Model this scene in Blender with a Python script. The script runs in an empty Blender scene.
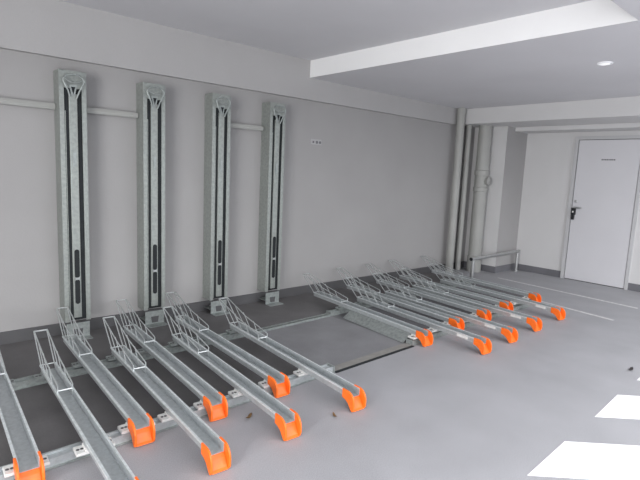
import bpy, bmesh, math, random
from mathutils import Vector, Matrix
random.seed(4)
S = bpy.context.scene
C = S.collection

# ------------------------------------------------------------------ materials
def mat(name, col, rough=0.6, metal=0.0, var=0.06, scale=8.0, bump=0.0, bscale=80.0, fine=0.0, detail=4.0, stretch=None):
    m = bpy.data.materials.new(name); m.use_nodes = True
    nt = m.node_tree; b = nt.nodes['Principled BSDF']
    tc = nt.nodes.new('ShaderNodeTexCoord'); mp = nt.nodes.new('ShaderNodeMapping')
    nt.links.new(tc.outputs['Object'], mp.inputs['Vector'])
    if stretch: mp.inputs['Scale'].default_value = stretch
    n = nt.nodes.new('ShaderNodeTexNoise'); n.inputs['Scale'].default_value = scale; n.inputs['Detail'].default_value = detail
    nt.links.new(mp.outputs['Vector'], n.inputs['Vector'])
    r = nt.nodes.new('ShaderNodeValToRGB')
    r.color_ramp.elements[0].position = 0.3; r.color_ramp.elements[1].position = 0.7
    r.color_ramp.elements[0].color = [max(0, c*(1-var)) for c in col] + [1]
    r.color_ramp.elements[1].color = [min(1, c*(1+var)) for c in col] + [1]
    nt.links.new(n.outputs['Fac'], r.inputs['Fac'])
    out = r.outputs['Color']
    if fine:
        n2 = nt.nodes.new('ShaderNodeTexNoise'); n2.inputs['Scale'].default_value = 190; n2.inputs['Detail'].default_value = 2
        nt.links.new(tc.outputs['Object'], n2.inputs['Vector'])
        mx = nt.nodes.new('ShaderNodeMix'); mx.data_type = 'RGBA'; mx.blend_type = 'OVERLAY'
        mx.inputs[0].default_value = fine
        nt.links.new(out, mx.inputs[6]); nt.links.new(n2.outputs['Fac'], mx.inputs[7])
        out = mx.outputs[2]
    nt.links.new(out, b.inputs['Base Color'])
    b.inputs['Roughness'].default_value = rough; b.inputs['Metallic'].default_value = metal
    if bump:
        n3 = nt.nodes.new('ShaderNodeTexNoise'); n3.inputs['Scale'].default_value = bscale
        nt.links.new(tc.outputs['Object'], n3.inputs['Vector'])
        bp = nt.nodes.new('ShaderNodeBump'); bp.inputs['Strength'].default_value = bump; bp.inputs['Distance'].default_value = 0.004
        nt.links.new(n3.outputs['Fac'], bp.inputs['Height']); nt.links.new(bp.outputs['Normal'], b.inputs['Normal'])
    return m

M = dict(
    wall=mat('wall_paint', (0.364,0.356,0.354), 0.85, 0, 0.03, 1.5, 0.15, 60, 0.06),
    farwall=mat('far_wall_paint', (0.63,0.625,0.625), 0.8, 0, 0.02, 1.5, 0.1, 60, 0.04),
    beam=mat('beam_paint', (0.425,0.417,0.416), 0.85, 0, 0.03, 1.5, 0.15, 60, 0.05),
    drop=mat('lit_drop_face', (0.90,0.90,0.90), 0.8, 0, 0.02, 1.5),
    ceil=mat('ceiling_paint', (0.66,0.655,0.675), 0.9, 0, 0.03, 1.2, 0.1, 60, 0.04),
    floor=mat('concrete_floor', (0.36,0.36,0.378), 0.62, 0, 0.07, 2.6, 0.12, 140, 0.3, 8),
    dark=mat('dark_floor', (0.14,0.135,0.136), 0.75, 0, 0.14, 3.5, 0.1, 120, 0.2, 6),
    skirt=mat('grey_skirting_paint', (0.095,0.094,0.098), 0.7, 0, 0.08, 4),
    skirt2=mat('light_grey_skirting_paint', (0.16,0.16,0.175), 0.7, 0, 0.08, 4),
    galv=mat('galvanised_steel', (0.50,0.53,0.54), 0.42, 0.45, 0.10, 40, 0.05, 90, 0.1, 3),
    galvd=mat('dull_galvanised_steel', (0.38,0.41,0.40), 0.5, 0.6, 0.18, 40, 0.05, 90, 0.1, 3),
    galvl=mat('rim_highlight_steel', (0.74,0.78,0.79), 0.4, 0.4, 0.14, 45, 0.05, 90, 0.1, 3),
    wire=mat('zinc_wire', (0.60,0.63,0.63), 0.35, 0.6, 0.1, 60),
    up=mat('aged_galvanised_steel', (0.345,0.368,0.348), 0.44, 0.5, 0.12, 40, 0.05, 90, 0.1, 3),
    orange=mat('orange_plastic', (1.0,0.165,0.012), 0.45, 0, 0.08, 25),
    white=mat('white_plate', (0.78,0.78,0.76), 0.5, 0.1, 0.06, 30),
    stripe=mat('white_road_paint', (0.93,0.93,0.95), 0.7, 0, 0.03, 14, 0.15, 120),
    line=mat('worn_line_paint', (0.62,0.62,0.62), 0.7, 0, 0.15, 22, 0, 0, 0.2, 6),
    pipe=mat('grey_pipe_plastic', (0.36,0.362,0.345), 0.5, 0, 0.05, 3),
    black=mat('black_plastic', (0.012,0.013,0.016), 0.5, 0, 0.2, 20),
    slot=mat('recess_shade', (0.010,0.013,0.015), 0.7, 0.0, 0.3, 20),  # near-black puts the shade of grooves, slots and openings into the colour
    steel=mat('stainless_steel', (0.55,0.56,0.56), 0.3, 0.85, 0.06, 30),
    door=mat('white_door_paint', (0.64,0.635,0.66), 0.6, 0, 0.02, 2),
    frame=mat('door_frame_paint', (0.52,0.52,0.53), 0.6, 0, 0.03, 3),
    gap=mat('door_gap_shadow', (0.10,0.10,0.105), 0.8, 0, 0.1, 4),
    print=mat('grey_print', (0.16,0.16,0.17), 0.7, 0, 0.1, 10),
    leaf=mat('dry_leaf', (0.32,0.2,0.09), 0.8, 0, 0.3, 40),
    leafd=mat('dark_dry_leaf', (0.09,0.08,0.08), 0.8, 0, 0.3, 40),
    asphalt=mat('outside_asphalt', (0.30,0.30,0.31), 0.9, 0, 0.15, 4),
)
lens = bpy.data.materials.new('lamp_lens'); lens.use_nodes = True
_b = lens.node_tree.nodes['Principled BSDF']; _b.inputs['Base Color'].default_value = (.9,.9,.9,1)
_b.inputs['Emission Color'].default_value = (1,.99,.97,1); _b.inputs['Emission Strength'].default_value = 0.55

# ------------------------------------------------------------------ mesh helpers
def box(bm, x0, x1, y0, y1, z0, z1):
    v = [bm.verts.new((x, y, z)) for x in (x0, x1) for y in (y0, y1) for z in (z0, z1)]
    for f in ((0,1,3,2),(4,6,7,5),(0,4,5,1),(2,3,7,6),(0,2,6,4),(1,5,7,3)):
        bm.faces.new([v[i] for i in f])
def rings(bm, loops, cap=True, closed=False):
    R_ = [[bm.verts.new(p) for p in l] for l in loops]
    n = len(R_[0])
    pairs = list(zip(R_, R_[1:])) + ([(R_[-1], R_[0])] if closed else [])
    for a, b in pairs:
        for i in range(n):
            bm.faces.new((a[i], a[(i+1) % n], b[(i+1) % n], b[i]))
    if cap and not closed:
        bm.faces.new(R_[0][::-1]); bm.faces.new(R_[-1])
def tube(bm, pts, r, seg=8, closed=False):
    pts = [Vector(p) for p in pts]; n = len(pts); loops = []
    up = None
    for i, p in enumerate(pts):
        a = pts[(i-1) % n] if (i > 0 or closed) else p
        b = pts[(i+1) % n] if (i < n-1 or closed) else p
        t = (b - a).normalized()
        if up is None: up = Vector((0,0,1)) if abs(t.z) < .9 else Vector((1,0,0))
        s = t.cross(up).normalized(); up = s.cross(t).normalized()
        loops.append([p + (s*math.cos(k*2*math.pi/seg) + up*math.sin(k*2*math.pi/seg))*r for k in range(seg)])
    rings(bm, loops, True, closed)
def lathe(bm, prof, cx, cy, seg=24):
    loops = [[(cx + r*math.cos(k*2*math.pi/seg), cy + r*math.sin(k*2*math.pi/seg), z) for k in range(seg)] for r, z in prof]
    rings(bm, loops)
def extrude_x(bm, prof, x0, x1):      # prof: (y, z) polygon
    rings(bm, [[(x0, y, z) for y, z in prof], [(x1, y, z) for y, z in prof]])
def extrude_y(bm, prof, y0, y1):      # prof: (x, z) polygon
    rings(bm, [[(x, y0, z) for x, z in prof], [(x, y1, z) for x, z in prof]])
def extrude_z(bm, prof, z0, z1):      # prof: (x, y) polygon
    rings(bm, [[(x, y, z0) for x, y in prof], [(x, y, z1) for x, y in prof]])
def obj(name, bm, m, parent=None, smooth=False, bevel=0.0):
    bmesh.ops.recalc_face_normals(bm, faces=bm.faces)
    if bevel:
        es = [e for e in bm.edges if len(e.link_faces) == 2 and e.calc_face_angle(0) > 0.9]
        bmesh.ops.bevel(bm, geom=es, offset=bevel, segments=2, affect='EDGES', profile=0.5)
    me = bpy.data.meshes.new(name); bm.to_mesh(me); bm.free()
    o = bpy.data.objects.new(name, me); C.objects.link(o)
    me.materials.append(m)
    if smooth:
        for p in me.polygons: p.use_smooth = True
        try: me.set_sharp_from_angle(angle=math.radians(40))
        except Exception: pass
    if parent: o.parent = parent
    return o
def tag(o, label=None, cat=None, group=None, kind=None):
    if label: o['label'] = label
    if cat: o['category'] = cat
    if group: o['group'] = group
    if kind: o['kind'] = kind
    return o
def thing(name, label, cat, loc=(0,0,0), rz=0.0, group=None):
    o = bpy.data.objects.new(name, None); C.objects.link(o)
    o.empty_display_size = 0.1; o.location = loc; o.rotation_euler = (0,0,rz)
    return tag(o, label, cat, group)
def struct(name, bm, m, label=None, parent=None, bevel=0.0):
    o = obj(name, bm, m, parent, bevel=bevel)
    if not parent: o['kind'] = 'structure'
    if label: o['label'] = label
    return o
def copy_tree(o, parent=None):
    kids = list(o.children)
    c = o.copy(); C.objects.link(c); c.parent = parent
    for k in kids: copy_tree(k, c)
    return c
def B(): return bmesh.new()

# ------------------------------------------------------------------ the setting
XL, XR, YF = -3.2, 7.65, -5.2
bm = B(); box(bm, XL, XR+.2, -16, .2, -.2, 0); struct('floor', bm, M['floor'], 'grey concrete floor of the bicycle garage')
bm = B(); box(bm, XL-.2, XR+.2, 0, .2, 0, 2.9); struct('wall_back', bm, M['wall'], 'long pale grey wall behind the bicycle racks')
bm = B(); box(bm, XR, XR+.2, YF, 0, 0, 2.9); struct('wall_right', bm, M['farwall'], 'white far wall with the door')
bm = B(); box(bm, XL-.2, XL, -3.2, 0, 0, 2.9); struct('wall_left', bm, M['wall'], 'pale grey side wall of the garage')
XB, YB = 3.572, -3.20                                   # the raised ceiling bay ends here
bm = B(); box(bm, XL, XB+.1, YB-.1, 0, 2.62, 2.9); struct('ceiling', bm, M['ceil'], 'raised grey ceiling bay above the near rack')
bm = B()
extrude_z(bm, [(XB,.0),(XR,.0),(XR,YF),(XL,YF),(XL,YB),(XB,YB)], 2.44, 2.9)
o = struct('trim_1', bm, M['ceil'], 'lower grey ceiling slab with a vertical edge coloured as lit')
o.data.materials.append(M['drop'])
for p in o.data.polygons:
    if abs(p.normal.z) < .1: p.material_index = 1  # near-white on the edge faces: the light falling there is painted in
bm = B(); box(bm, XL, 6.53, -.05, .0, 2.207, 2.62); struct('trim_2', bm, M['beam'], 'pale beam along the top of the long wall')
bm = B(); box(bm, 6.53, XR, YF, 0, 2.224, 2.44); struct('trim_3', bm, M['farwall'], 'pale beam below the ceiling before the door wall')
bm = B(); box(bm, 7.25, XR, YF, -.545, 2.165, 2.225); struct('trim_4', bm, M['farwall'], 'narrow pale header above the door')
bm = B(); box(bm, 7.02, XR, -.545, 0, 0, 2.23); o = struct('trim_5', bm, M['farwall'], 'pale wall pier beside the drain pipes')
o.data.materials.append(M['wall'])
for p in o.data.polygons:
    if p.normal.y < -.9: p.material_index = 1  # shade on the pier's side face is put into its colour
# skirting
bm = B(); box(bm, XL, 7.02, -.014, 0, 0, .1); struct('baseboard_back', bm, M['skirt'], 'dark grey skirting along the long wall')
bm = B(); box(bm, 7.638, XR, -1.285, -.557, 0, .1); struct('baseboard_right', bm, M['skirt2'], 'dark grey skirting left of the door')
bm = B(); box(bm, 7.638, XR, YF, -2.19, 0, .1); struct('baseboard_right', bm, M['skirt2'], 'dark grey skirting right of the door')
bm = B(); extrude_z(bm, [(7.008,0),(7.02,0),(7.02,-.545),(XR,-.545),(XR,-.557),(7.008,-.557)], 0, .1); struct('baseboard_pier', bm, M['skirt2'], 'dark grey skirting round the wall pier')
# darker floor tones under the racks
def rail_y(x): return -1.905 + .022*(x - .5)
def rear_y(x): return -.90 + .03*(x - .6)
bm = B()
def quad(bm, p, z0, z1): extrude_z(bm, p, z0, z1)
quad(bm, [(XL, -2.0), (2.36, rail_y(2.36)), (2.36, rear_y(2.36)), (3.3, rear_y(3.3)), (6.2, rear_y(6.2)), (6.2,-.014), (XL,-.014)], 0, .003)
struct('trim_6', bm, M['dark'], 'dark strip of floor along the long wall')
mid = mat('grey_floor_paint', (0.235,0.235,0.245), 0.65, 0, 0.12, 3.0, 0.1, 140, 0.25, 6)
bm = B()
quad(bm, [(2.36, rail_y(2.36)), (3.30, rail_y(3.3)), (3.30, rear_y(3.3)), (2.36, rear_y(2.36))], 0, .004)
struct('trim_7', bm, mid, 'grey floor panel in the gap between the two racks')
mid2 = mat('shaded_floor_paint', (0.17,0.17,0.178), 0.65, 0, 0.12, 3.0, 0.1, 140, 0.25, 6)  # darker tone paints in the shade under the far trays
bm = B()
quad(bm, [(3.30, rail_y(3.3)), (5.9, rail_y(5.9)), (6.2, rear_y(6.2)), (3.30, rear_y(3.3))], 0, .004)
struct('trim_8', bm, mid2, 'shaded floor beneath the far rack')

# door
d = bpy.data.objects.new('door_1', None); C.objects.link(d); d.location = (XR, -1.72, 0); d['kind'] = 'structure'
d['label'] = 'white steel door in the far wall with a grey lever handle'
def dbox(name, m, y0, y1, z0, z1, x0, x1, parent=d, bevel=0):
    bm = B(); box(bm, x0, x1, y0+1.72, y1+1.72, z0, z1); return obj(name, bm, m, parent, bevel=bevel)
bm = B()
for (y0, y1, z0, z1) in ((-1.335,-1.285,0,2.10), (-2.19,-2.15,0,2.10), (-2.15,-1.335,2.055,2.10)):
    box(bm, -.03, 0, y0+1.72, y1+1.72, z0, z1)
obj('door_frame', bm, M['frame'], d)
dbox('door_gap', M['gap'], -2.15, -1.335, .0, 2.055, -.004, 0)
leaf = dbox('door_leaf', M['door'], -2.142, -1.345, .012, 2.046, -.022, -.004)
bm = B()
tube(bm, [(-.022,.335,1.075),(-.062,.335,1.075),(-.066,.325,1.075),(-.066,.235,1.073)], .011, 10)
obj('handle', bm, M['steel'], leaf, True)['label'] = 'grey metal lever handle'
bm = B(); lathe(bm, [(.018,0),(.02,.004),(.02,.01),(.014,.014)], 0, 0, 16)
bm.transform(Matrix.Translation((-.022,.33,1.165)) @ Matrix.Rotation(-math.pi/2, 4, 'Y'))
obj('lock_cylinder', bm, M['steel'], leaf, True)
bm = B(); box(bm, -.06, -.022, .315, .375, .965, 1.065); box(bm, -.055, -.022, .328, .368, .895, .965)
lk = obj('lock_box', bm, M['black'], leaf, bevel=.006); lk['label'] = 'black key lock box below the handle'
bm = B(); box(bm, -.064, -.06, .335, .355, 1.0, 1.022); obj('keypad_label', bm, M['white'], lk)
sg = dbox('sign_plate', M['door'], -1.875, -1.655, 1.752, 1.79, -.025, -.022, leaf)
bm = B()
y = .052
for w in (.02,.014,.018,.022,.012,.02,.016,.02):          # a line of small lettering, too small to read in the photo
    box(bm, -.0265, -.025, y-w, y, 1.762, 1.780); y -= w + .005
obj('lettering', bm, M['print'], sg)

# ------------------------------------------------------------------ uprights on the wall
def make_upright():
    t = thing('wall_upright', '', 'bike lift')
    W, D, Z0, Z1 = .194, .15, .14, 2.105
    h = W/2
    bm = B()                                   # C shaped outer channel, front flanges with a lip
    prof = [(-h,0),(h,0),(h,-D),(h-.034,-D),(h-.034,-D+.006),(h-.006,-D+.006),(h-.006,-.006),(-h+.006,-.006),(-h+.006,-D+.006),(-h+.034,-D+.006),(-h+.034,-D),(-h,-D)]
    extrude_z(bm, prof, Z0, Z1)
    obj('channel', bm, M['up'], t)
    bm = B(); box(bm, -h+.006, h-.006, -D+.0, -.006, Z1-.006, Z1); box(bm, -h+.034, h-.034, -D, -D+.006, Z1-.13, Z1-.006)
    obj('top_cap', bm, M['up'], t)
    bm = B()                                   # inner raised strip
    box(bm, -.030, .030, -D-.002, -.02, Z0+.03, Z1-.17)
    rail = obj('centre_strip', bm, M['up'], t, bevel=.004)
    bm = B()
    box(bm, -h+.01, h-.01, -D+.012, -D+.02, Z0+.01, Z1-.12)
    obj('recess', bm, M['slot'], t)  # dark sheet inside the channel, painted shade of the grooves
    bm = B()                                   # thin guide rods in the grooves
    for sx in (-1,): tube(bm, [(sx*.055,-D+.010,Z0+.02),(sx*.055,-D+.010,Z1-.3)], .004, 8)
    obj('guide_rod', bm, M['up'], t, True)
    def slot(z0, z1):
        bm = B(); n = 8; pts = []
        r = .018
        for k in range(n+1): a = math.pi*k/n; pts.append((r*math.cos(a), z1-r + r*math.sin(a)))
        for k in range(n+1): a = math.pi + math.pi*k/n; pts.append((r*math.cos(a), z0+r + r*math.sin(a)))
        extrude_y(bm, pts, -D-.0085, -D-.004); return obj('slot', bm, M['slot'], rail)
    slot(.50,.73); slot(.285,.485)
    bm = B(); box(bm, -.016, .016, -D-.012, -D-.006, .484, .502); obj('slot_clip', bm, M['steel'], rail)
    bm = B(); box(bm, -.012, .012, -D-.0075, -D-.006, 1.385, 1.495); obj('label_plate', bm, M['galvd'], rail)
    # wheel hook: flattened wire ring closing to a V
    bm = B(); pts = []
    for k in range(13):
        a = math.pi*k/12
        pts.append((.075*math.cos(a), -D-.03, 2.025 + .05*math.sin(a)))
    pts = [(.022,-D-.012,1.90)] + [(.04,-D-.025,1.955)] + pts + [(-.04,-D-.025,1.955)] + [(-.022,-D-.012,1.90)]
    tube(bm, pts, .006, 8)
    hk = obj('wheel_hook', bm, M['galvd'], t, True)
    bm = B(); tube(bm, [(.06,-D-.03,2.035),(.02,-D-.036,2.015),(-.02,-D-.036,2.015),(-.06,-D-.03,2.035)], .006, 8)
    obj('hook_bar', bm, M['galvd'], hk, True)
    bm = B(); extrude_y(bm, [(-.03,2.0),(.03,2.0),(.012,1.92),(-.012,1.92)], -D-.008, -D-.002); obj('hook_plate', bm, M['galvd'], hk)
    bm = B(); extrude_y(bm, [(-.014,1.985),(.014,1.985),(.0,1.93)], -D-.012, -D-.008); obj('hook_opening', bm, M['slot'], hk)
    # foot
    bm = B(); box(bm, -h+.01, h-.01, -D-.002, -D+.006, 0, .125); box(bm, -h+.01, h-.01, -D-.09, -D, 0, .008); box(bm, -h+.01, h-.01, -D, -.016, .04, .046)
    ft = obj('foot_bracket', bm, M['galvd'], t)
    bm = B(); extrude_y(bm, [(-.035,.075),(.035,.075),(.028,.02),(-.028,.02)], -D-.005, -D-.0015); obj('foot_opening', bm, M['skirt'], ft)
    return t
U = make_upright()
for i, (x, lab) in enumerate(((1.138,'galvanised wall upright furthest left, above the nearest trays'),
                              (1.780,'second galvanised wall upright from the left, where the wall rail ends'),
                              (2.431,'third galvanised wall upright from the left, just left of the short wall rail'),
                              (3.083,'galvanised wall upright furthest right, beside the three-dot wall plate'))):
    o = U if i == 0 else copy_tree(U)
    o.location = (x, -.001, 0); tag(o, lab, 'bike lift', 'vertical bike lift uprights on the long wall')

def wall_rail(x0, x1, z, label):
    t = thing('wall_rail', label, 'rail', (x0, 0, z), 0, 'horizontal rails on the long wall')
    L = x1 - x0
    bm = B(); extrude_x(bm, [(-.055,-.022),(-.035,-.022),(-.03,0),(-.035,.022),(-.055,.022),(-.06,0)], 0, L); obj('rail_bar', bm, M['pipe'], t)
    for f in (.08, .5, .92):
        bm = B(); box(bm, L*f-.02, L*f+.02, -.034, 0, -.014, .014); obj('bracket', bm, M['galvd'], t)
# the long rail runs behind the first upright's spot in two lengths, the short one between the last pair
wall_rail(-1.5, 1.036, 1.835, 'long pale rail on the wall running off the left edge')
wall_rail(1.264, 1.676, 1.835, 'short wall rail between the first and second uprights')
wall_rail(2.554, 2.972, 1.842, 'short wall rail between the third and fourth uprights')

# ------------------------------------------------------------------ floor rails of the racks
def floor_rail(x0, x1, fy, label, h, w, slope, m='galv'):
    L = x1 - x0
    t = thing('floor_rail', label, 'rail', (x0, fy(x0), 0), math.atan(slope), 'floor rails that carry the bicycle trays')
    bm = B(); extrude_x(bm, [(-w/2,0.003),(w/2,0.003),(w/2,h),(w/2-.012,h),(w/2-.012,h-.01),(-w/2+.012,h-.01),(-w/2+.012,h),(-w/2,h)], 0, L)
    obj('rail_channel', bm, M[m], t)
    bm = B(); box(bm, 0, L, -w/2-.012, w/2+.012, .003, .008); obj('base_flange', bm, M['galvd'], t)
    for x in (0, L):
        bm = B(); box(bm, x-.008, x+.008, -w/2-.004, w/2+.004, .006, h+.002); obj('end_stop', bm, M['galvd'], t)
    return t
floor_rail(-1.2, 2.36, rail_y, 'front floor rail of the near rack, under the orange-capped trays', .048, .07, .022)
floor_rail(-1.2, 2.3, rear_y, 'rear floor rail of the near rack, closer to the wall', .045, .07, .03, 'galvd')
floor_rail(3.3, 5.74, rail_y, 'front floor rail of the far rack, under its tray ends', .042, .06, .022, 'galvd')
floor_rail(3.3, 6.1, rear_y, 'rear floor rail of the far rack, behind its trays', .042, .06, .03, 'galvd')
floor_rail(2.31, 3.29, rear_y, 'bare rear rail crossing the gap between the two racks', .018, .06, .03, 'galvd')
bm = B(); x0, x1 = 2.37, 3.29
t = thing('floor_rail', 'low front edging strip crossing the gap between the two racks', 'rail', (x0, rail_y(x0), 0), math.atan(.022), 'floor rails that carry the bicycle trays')
box(bm, 0, x1-x0, -.03, .045, .004, .006); obj('strip_plate', bm, mat('beige_edge_paint', (0.27,0.262,0.245), 0.7, 0, 0.1, 20), t)
bm = B(); box(bm, 0, x1-x0, -.055, -.03, .001, .006); obj('edge_shadow', bm, M['slot'], t)  # black strip painted as the shadow line along the front edge

# ------------------------------------------------------------------ bicycle trays
TW = .041            # half width
ZB, ZT = .074, .118  # channel web, flange top
TL = 1.62
def make_tray(kind):
    t = thing('bicycle_tray', '', 'bike tray')
    bm = B(); w = TW; e = .003
    prof = [(-w-.008,ZT),(-w-.008,ZT-.008),(-w-.003,ZT-.004),(-w-.0005,ZT-.004),(-w,ZB),(w,ZB),(w+.0005,ZT-.004),(w+.003,ZT-.004),(w+.008,ZT-.008),(w+.008,ZT),
            (w-e,ZT),(w-e,ZB+e),(-w+e,ZB+e),(-w+e,ZT)]
    extrude_y(bm, prof, .05, TL)
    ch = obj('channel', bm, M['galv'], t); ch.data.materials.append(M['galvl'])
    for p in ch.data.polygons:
        if p.center.z > ZT-.005 and abs(p.normal.y) < .5: p.material_index = 1  # lighter lip faces are painted edge highlights
    # orange end cap: web sloping to the floor between two rounded cheeks
    bm = B(); wc = w + .005
    top = [(.006,.006),(-.002,.022)] + [(.056 - .060*math.cos(math.radians(a)), .056 + .066*math.sin(math.radians(a))) for a in (0,15,30,45,60,75,90)] + [(.105,.122)]
    prof = [(.075,.0725),(.050,.0725),(.036,.056),(.024,.036),(.012,.018),(.004,.011),(.002,.006),(.016,.006),(.030,.024),(.05,.052),(.075,.066)]
    extrude_x(bm, prof, -wc+.004, wc-.004)
    side = [(.105,.066),(.075,.060),(.05,.046),(.030,.022),(.016,.006)] + top
    extrude_x(bm, side, -wc-.007, -wc+.004); extrude_x(bm, side, wc-.004, wc+.007)
    cap = obj('end_cap', bm, M['orange'], t, bevel=.0025); cap['label'] = 'orange plastic end cap'
    # wire wheel holder
    y0 = 1.14
    s = TW - .002; rw = .004
    dx = 0.0
    F = (y0, ZT+.004); T = (y0+.70, .275); Lw = (y0+.485, .112)
    def P(sx, yz): return (sx*s, yz[0], yz[1])
    def lerp(a, b, k): return (a[0]+(b[0]-a[0])*k, a[1]+(b[1]-a[1])*k)
    bm = B()
    tube(bm, [P(-1,F), P(1,F)], rw*1.2, 6)
    wh = obj('wheel_holder', bm, M['wire'], t, True)
    bm = B(); tube(bm, [P(-1,T), P(1,T)], rw*1.3, 6); obj('top_bar', bm, M['wire'], wh, True)
    bm = B(); tube(bm, [P(-1,Lw), P(1,Lw)], rw, 6); obj('cross_bar', bm, M['wire'], wh, True)
    for sx in (-1, 1):
        bm = B()
        tube(bm, [P(sx,(y0,ZB+.004)), P(sx,(y0-.002,ZT+.03)), P(sx,(y0+.012,ZT+.034)), P(sx,lerp(F,T,.5)), P(sx,(T[0]-.01,T[1]+.006)), P(sx,T), P(sx,lerp(T,Lw,.5)), P(sx,Lw), P(sx,(y0+.40,ZB+.012)), P(sx,(y0+.02,ZB+.008))], rw, 6)
        for k in (.30,.55,.78):
            top_ = lerp((y0+.012,ZT+.034), T, k); bot = (y0+.43*k, ZB+.012)
            tube(bm, [P(sx,top_), P(sx,bot)], rw*.8, 5)
        obj('side_frame', bm, M['wire'], wh, True)
    # carriages that ride on the floor rails
    for nm, yc, hw in (('front_carriage', .55 if kind == 'long' else .125, .088), ('rear_carriage', 1.57 if kind == 'long' else 1.14, .086)):
        bm = B()
        prof = [(-hw,.050),(-hw,.060),(-hw+.003,.064),(-w-.006,.064),(-w-.004,.0735),(w+.004,.0735),(w+.006,.064),(hw-.003,.064),(hw,.060),(hw,.050)]
        extrude_y(bm, prof, yc-.036, yc+.036)
        c = obj(nm, bm, M['white' if nm[0] == 'f' else 'galvd'], t)  # rear carriages get darker steel, their weaker light put into the colour
        for x in (-.074,-.056,.056,.074):
            bm = B(); lathe(bm, [(.008,.0635),(.008,.0655)], x, yc, 10)
            obj('bolt', bm, M['skirt'], c)
    return t
def sticker(t, y):
    bm = B(); box(bm, -TW-.0085, -TW-.0005, y, y+.11, ZB+.012, ZT-.010); o = obj('sticker', bm, M['white'], t); o['label'] = 'white sticker on the tray side'
short0 = make_tray('short'); long0 = make_tray('long')
long1 = None
near = [('s',.412,-2.085,.045,'short bicycle tray at the very left, cut by the photo\'s left edge'),
        ('l',.68,-2.53,.04,'long bicycle tray at bottom left whose end runs below the photo'),
        ('s',.933,-2.03,.043,'second short bicycle tray from the left in the near rack'),
        ('l',1.118,-2.465,.057,'second long bicycle tray from the left, orange cap nearest the bottom edge'),
        ('s',1.362,-2.03,.058,'third short bicycle tray from the left in the near rack'),
        ('l',1.571,-2.44,.07,'third long bicycle tray from the left in the near rack'),
        ('s',1.83,-2.01,.05,'short bicycle tray of the near rack next to the bare floor gap'),
        ('l',2.088,-2.43,.072,'long bicycle tray of the near rack bordering the bare floor gap')]
far = [('s',3.395,-1.98,.09,'short bicycle tray of the far rack bordering the bare floor gap'),
       ('l',3.648,-2.38,.098,'first long bicycle tray of the far rack, nearest the camera there'),
       ('s',3.97,-1.92,.085,'second short bicycle tray of the far rack, counted from the gap'),
       ('l',4.116,-2.37,.098,'second long bicycle tray of the far rack, counted from the gap'),
       ('s',4.474,-1.91,.1,'third short bicycle tray of the far rack, counted from the gap'),
       ('l',4.647,-2.345,.1,'third long bicycle tray of the far rack, counted from the gap'),
       ('s',4.989,-1.875,.09,'fourth short bicycle tray of the far rack, counted from the gap'),
       ('l',5.251,-2.315,.105,'last long bicycle tray of the far rack, closest to the floor lines'),
       ('s',5.677,-1.865,.11,'last short bicycle tray of the far rack, furthest from the camera')]
used = {'s': False, 'l': False}
for grp, rows in (('bicycle trays of the near rack', near), ('bicycle trays of the far rack', far)):
    for k, x, y, s, lab in rows:
        src = short0 if k == 's' else long0
        o = copy_tree(src) if used[k] else src
        used[k] = True
        o.location = (x, y + .012, 0); o.rotation_euler = (0, 0, -math.atan(s))
        tag(o, lab, 'bike tray', grp)
        if grp.endswith('far rack') and x < 3.5:
            bm = B(); extrude_y(bm, [(-.140,.008),(-.136,.006),(-.042,.073),(-.046,.075)], .165, .98)
            obj('side_plate', bm, M['galvd'], o)['label'] = 'sloping galvanised plate along the tray side'  # darker steel colour makes the plate look less lit
        if k == 'l' and grp.endswith('far rack'): sticker(o, .17)

# ------------------------------------------------------------------ pipes by the pier
def pipe(name, label, x, y, r, z1, collars, m=M['pipe']):
    t = thing(name, label, 'pipe', (x, y, 0), 0, 'vertical pipes in the corner')
    bm = B(); lathe(bm, [(r,0),(r,z1)], 0, 0, 28); obj('pipe_shaft', bm, m, t, True)
    for z0, zz, rr in collars:
        bm = B(); lathe(bm, [(r,z0-.006),(rr,z0),(rr,zz),(r,zz+.006)], 0, 0, 28); obj('collar', bm, m, t, True)
    return t
pipe('drain_pipe', 'grey vertical pipe furthest left, rising to the ceiling in the corner', 6.42, -.125, .058, 2.44, [(2.37,2.44,.062)])
pipe('drain_pipe', 'thinnest grey vertical pipe, middle of the three in the corner', 6.74, -.07, .042, 2.224, [(2.19,2.222,.05)])
t = pipe('drain_pipe', 'thick grey vertical pipe with a bolted collar beside the pier', 6.86, -.275, .098, 2.224, [(1.245,1.30,.108),(1.49,1.555,.108),(0,.24,.108)])
bm = B(); lathe(bm, [(.055,0),(.06,.01),(.06,.05),(.04,.06)], 0, 0, 20)
bm.transform(Matrix.Translation((0.0,-.085,1.40)) @ Matrix.Rotation(math.pi/2, 4, 'X')); obj('inspection_cover', bm, M['pipe'], t, True)

# bumper rail
t = thing('bumper_rail', 'low metal bumper rail on posts in front of the wall pier', 'rail', (6.16, -.645, 0))
bm = B(); tube(bm, [(0,0,.305),(1.36,-.005,.325)], .025, 14); obj('rail_tube', bm, M['steel'], t, True)
bm = B(); lathe(bm, [(.024,0),(.024,.015)], 0, 0, 16); bm.transform(Matrix.Translation((-.014,0,.305)) @ Matrix.Rotation(math.pi/2, 4, 'Y')); obj('end_plug', bm, M['black'], t, True)
for x in (.05, 1.34):
    bm = B(); lathe(bm, [(.025,0),(.025,.30)], x, 0, 14); p = obj('post', bm, M['steel'], t, True)
    bm = B(); lathe(bm, [(.05,.003),(.05,.01),(.025,.014)], x, 0, 18); obj('post_base', bm, M['steel'], p, True)

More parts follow.
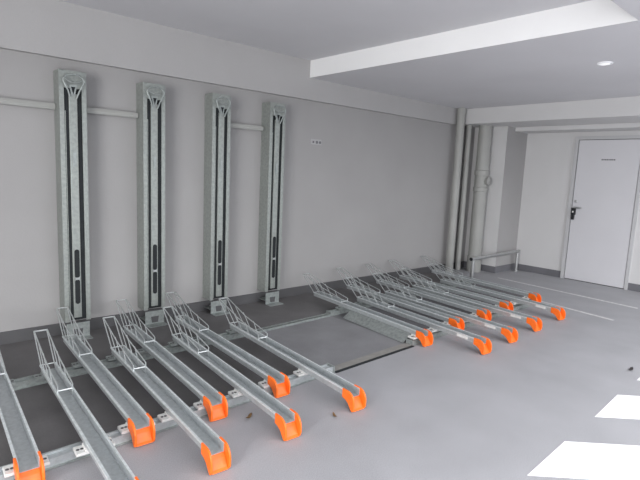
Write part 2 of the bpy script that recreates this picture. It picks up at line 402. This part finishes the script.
# ------------------------------------------------------------------ wall plate with three dots
t = thing('wall_plate', 'tiny pale plate with three dark dots on the long wall', 'wall plate', (3.735, 0, 1.763))
bm = B(); box(bm, -.075, .085, -.005, 0, -.03, .03); obj('plate', bm, mat('pale_plate', (0.44,0.435,0.44), 0.7, 0, 0.02, 5), t, bevel=.002)
for x, r in ((-.038,.013),(.014,.017),(.062,.016)):
    bm = B(); lathe(bm, [(r,0),(r,.004)], 0, 0, 14); bm.transform(Matrix.Translation((x,-.0045,-.003)) @ Matrix.Rotation(math.pi/2, 4, 'X')); obj('dot', bm, M['print'], t)

# ceiling downlight
t = thing('ceiling_downlight', 'small round white downlight in the lower ceiling', 'light', (4.635, -2.65, 2.44))
bm = B(); lathe(bm, [(.062,0),(.06,-.008),(.045,-.010),(.045,-.004)], 0, 0, 28); obj('trim_ring', bm, M['stripe'], t, True)
bm = B(); lathe(bm, [(.044,-.003),(.03,-.009),(.005,-.011)], 0, 0, 24); obj('lamp_lens', bm, lens, t, True)

# ------------------------------------------------------------------ paint on the floor
def paint(name, pts, label, m, cat, group=None, z=.002):
    c = Vector((sum(p[0] for p in pts)/len(pts), sum(p[1] for p in pts)/len(pts), 0))
    bm = B(); extrude_z(bm, [(p[0]-c.x, p[1]-c.y) for p in pts], 0, z)
    o = obj(name, bm, m); o.location = c; return tag(o, label, cat, group)
Z = 'white hatching stripes at lower right'
def hatch(x0, x1, y0=-3.345, run=1.55):
    return [(x0, y0), (x1, y0), (x1+run, y0-run*.95), (x0+run, y0-run*.95)]
paint('painted_stripe', [(2.285,-3.37),(2.765,-3.35),(4.2,-4.72),(3.70,-4.72)], 'white painted floor stripe at the bottom edge, largest and nearest', M['stripe'], 'floor marking', Z)
paint('painted_stripe', [(3.225,-3.343),(3.70,-3.318),(5.10,-4.68),(4.63,-4.68)], 'white painted floor stripe second from the bottom, at the right edge', M['stripe'], 'floor marking', Z)
paint('painted_stripe', [(4.11,-3.318),(4.60,-3.30),(6.0,-4.66),(5.52,-4.66)], 'white painted floor stripe barely touching the right edge of the photo', M['stripe'], 'floor marking', Z)
G = 'thin pale lines on the floor near the door'
paint('painted_line', [(6.705,-.766),(6.745,-.766),(6.61,-2.615),(6.565,-2.615)], 'thin pale floor line closest to the door', M['line'], 'floor marking', G)
paint('painted_line', [(5.93,-1.2),(5.97,-1.2),(5.78,-2.627),(5.735,-2.627)], 'thin pale floor line beside the far end of the trays', M['line'], 'floor marking', G)

# dry leaves
def leaf(x, y, r, rz, label, m):
    bm = B(); n = 10; top = []
    for k in range(n):
        a = 2*math.pi*k/n; rr = r*(1 + .25*math.cos(2*a) + random.uniform(-.15,.15))
        top.append((rr*math.cos(a), .45*rr*math.sin(a), .003 + .012*(abs(math.cos(a))**2)))
    c = bm.verts.new((0,0,.003)); vs = [bm.verts.new(p) for p in top]
    for i in range(n): bm.faces.new((c, vs[i], vs[(i+1) % n]))
    bmesh.ops.solidify(bm, geom=bm.faces[:], thickness=.002)
    o = obj('dry_leaf', bm, m); o.location = (x, y, .001); o.rotation_euler = (0,0,rz); tag(o, label, 'leaf', 'dry leaves on the floor')
leaf(1.515, -2.085, .03, .5, 'small brown dry leaf on the floor between two orange caps', M['leaf'])
leaf(1.925, -2.375, .024, 1.2, 'small brown dry leaf just left of the rightmost near tray cap', M['leaf'])
leaf(4.304, -3.222, .035, .1, 'small dark dry leaf on open floor above the white stripes', M['leafd'])

# ------------------------------------------------------------------ light: daylight from the open side behind the camera
w = bpy.data.worlds.new('daylight'); S.world = w; w.use_nodes = True
bg = w.node_tree.nodes['Background']; bg.inputs[0].default_value = (.86,.92,1,1); bg.inputs[1].default_value = 1.0
def area(name, loc, rot, sx, sy, e, col=(1,1,1)):
    l = bpy.data.lights.new(name, 'AREA'); l.shape = 'RECTANGLE'; l.size = sx; l.size_y = sy; l.energy = e; l.color = col
    o = bpy.data.objects.new(name, l); C.objects.link(o); o.location = loc; o.rotation_euler = rot; return o
area('opening_daylight', (-3.6, -4.6, 1.25), (math.radians(90), 0, math.radians(-75)), 2.8, 2.3, 300, (1,.99,.98))
area('sky_daylight', (2.6, -8.6, 4.4), (math.radians(48), 0, 0), 11, 4.5, 1080, (.985,.985,1))

# ------------------------------------------------------------------ camera
yaw, pitch, roll, FP, D, H = 0.728688, -0.135945, 0.043749, 493.5366, 4.33378, 1.42190
f = Vector((math.sin(yaw)*math.cos(pitch), math.cos(yaw)*math.cos(pitch), math.sin(pitch)))
r = Vector((math.cos(yaw), -math.sin(yaw), 0)); u = r.cross(f)
r2 = r*math.cos(roll) + u*math.sin(roll); u2 = -r*math.sin(roll) + u*math.cos(roll)
cd = bpy.data.cameras.new('camera'); co = bpy.data.objects.new('camera', cd); C.objects.link(co)
cd.sensor_fit = 'HORIZONTAL'; cd.sensor_width = 36; cd.lens = FP*36/640; cd.clip_start = .05
co.matrix_world = Matrix(((r2.x,u2.x,-f.x,0),(r2.y,u2.y,-f.y,-D),(r2.z,u2.z,-f.z,H),(0,0,0,1)))
S.camera = co
S.view_settings.view_transform = 'Standard'; S.view_settings.look = 'None'
S.view_settings.exposure = 0.0; S.view_settings.gamma = 1.0
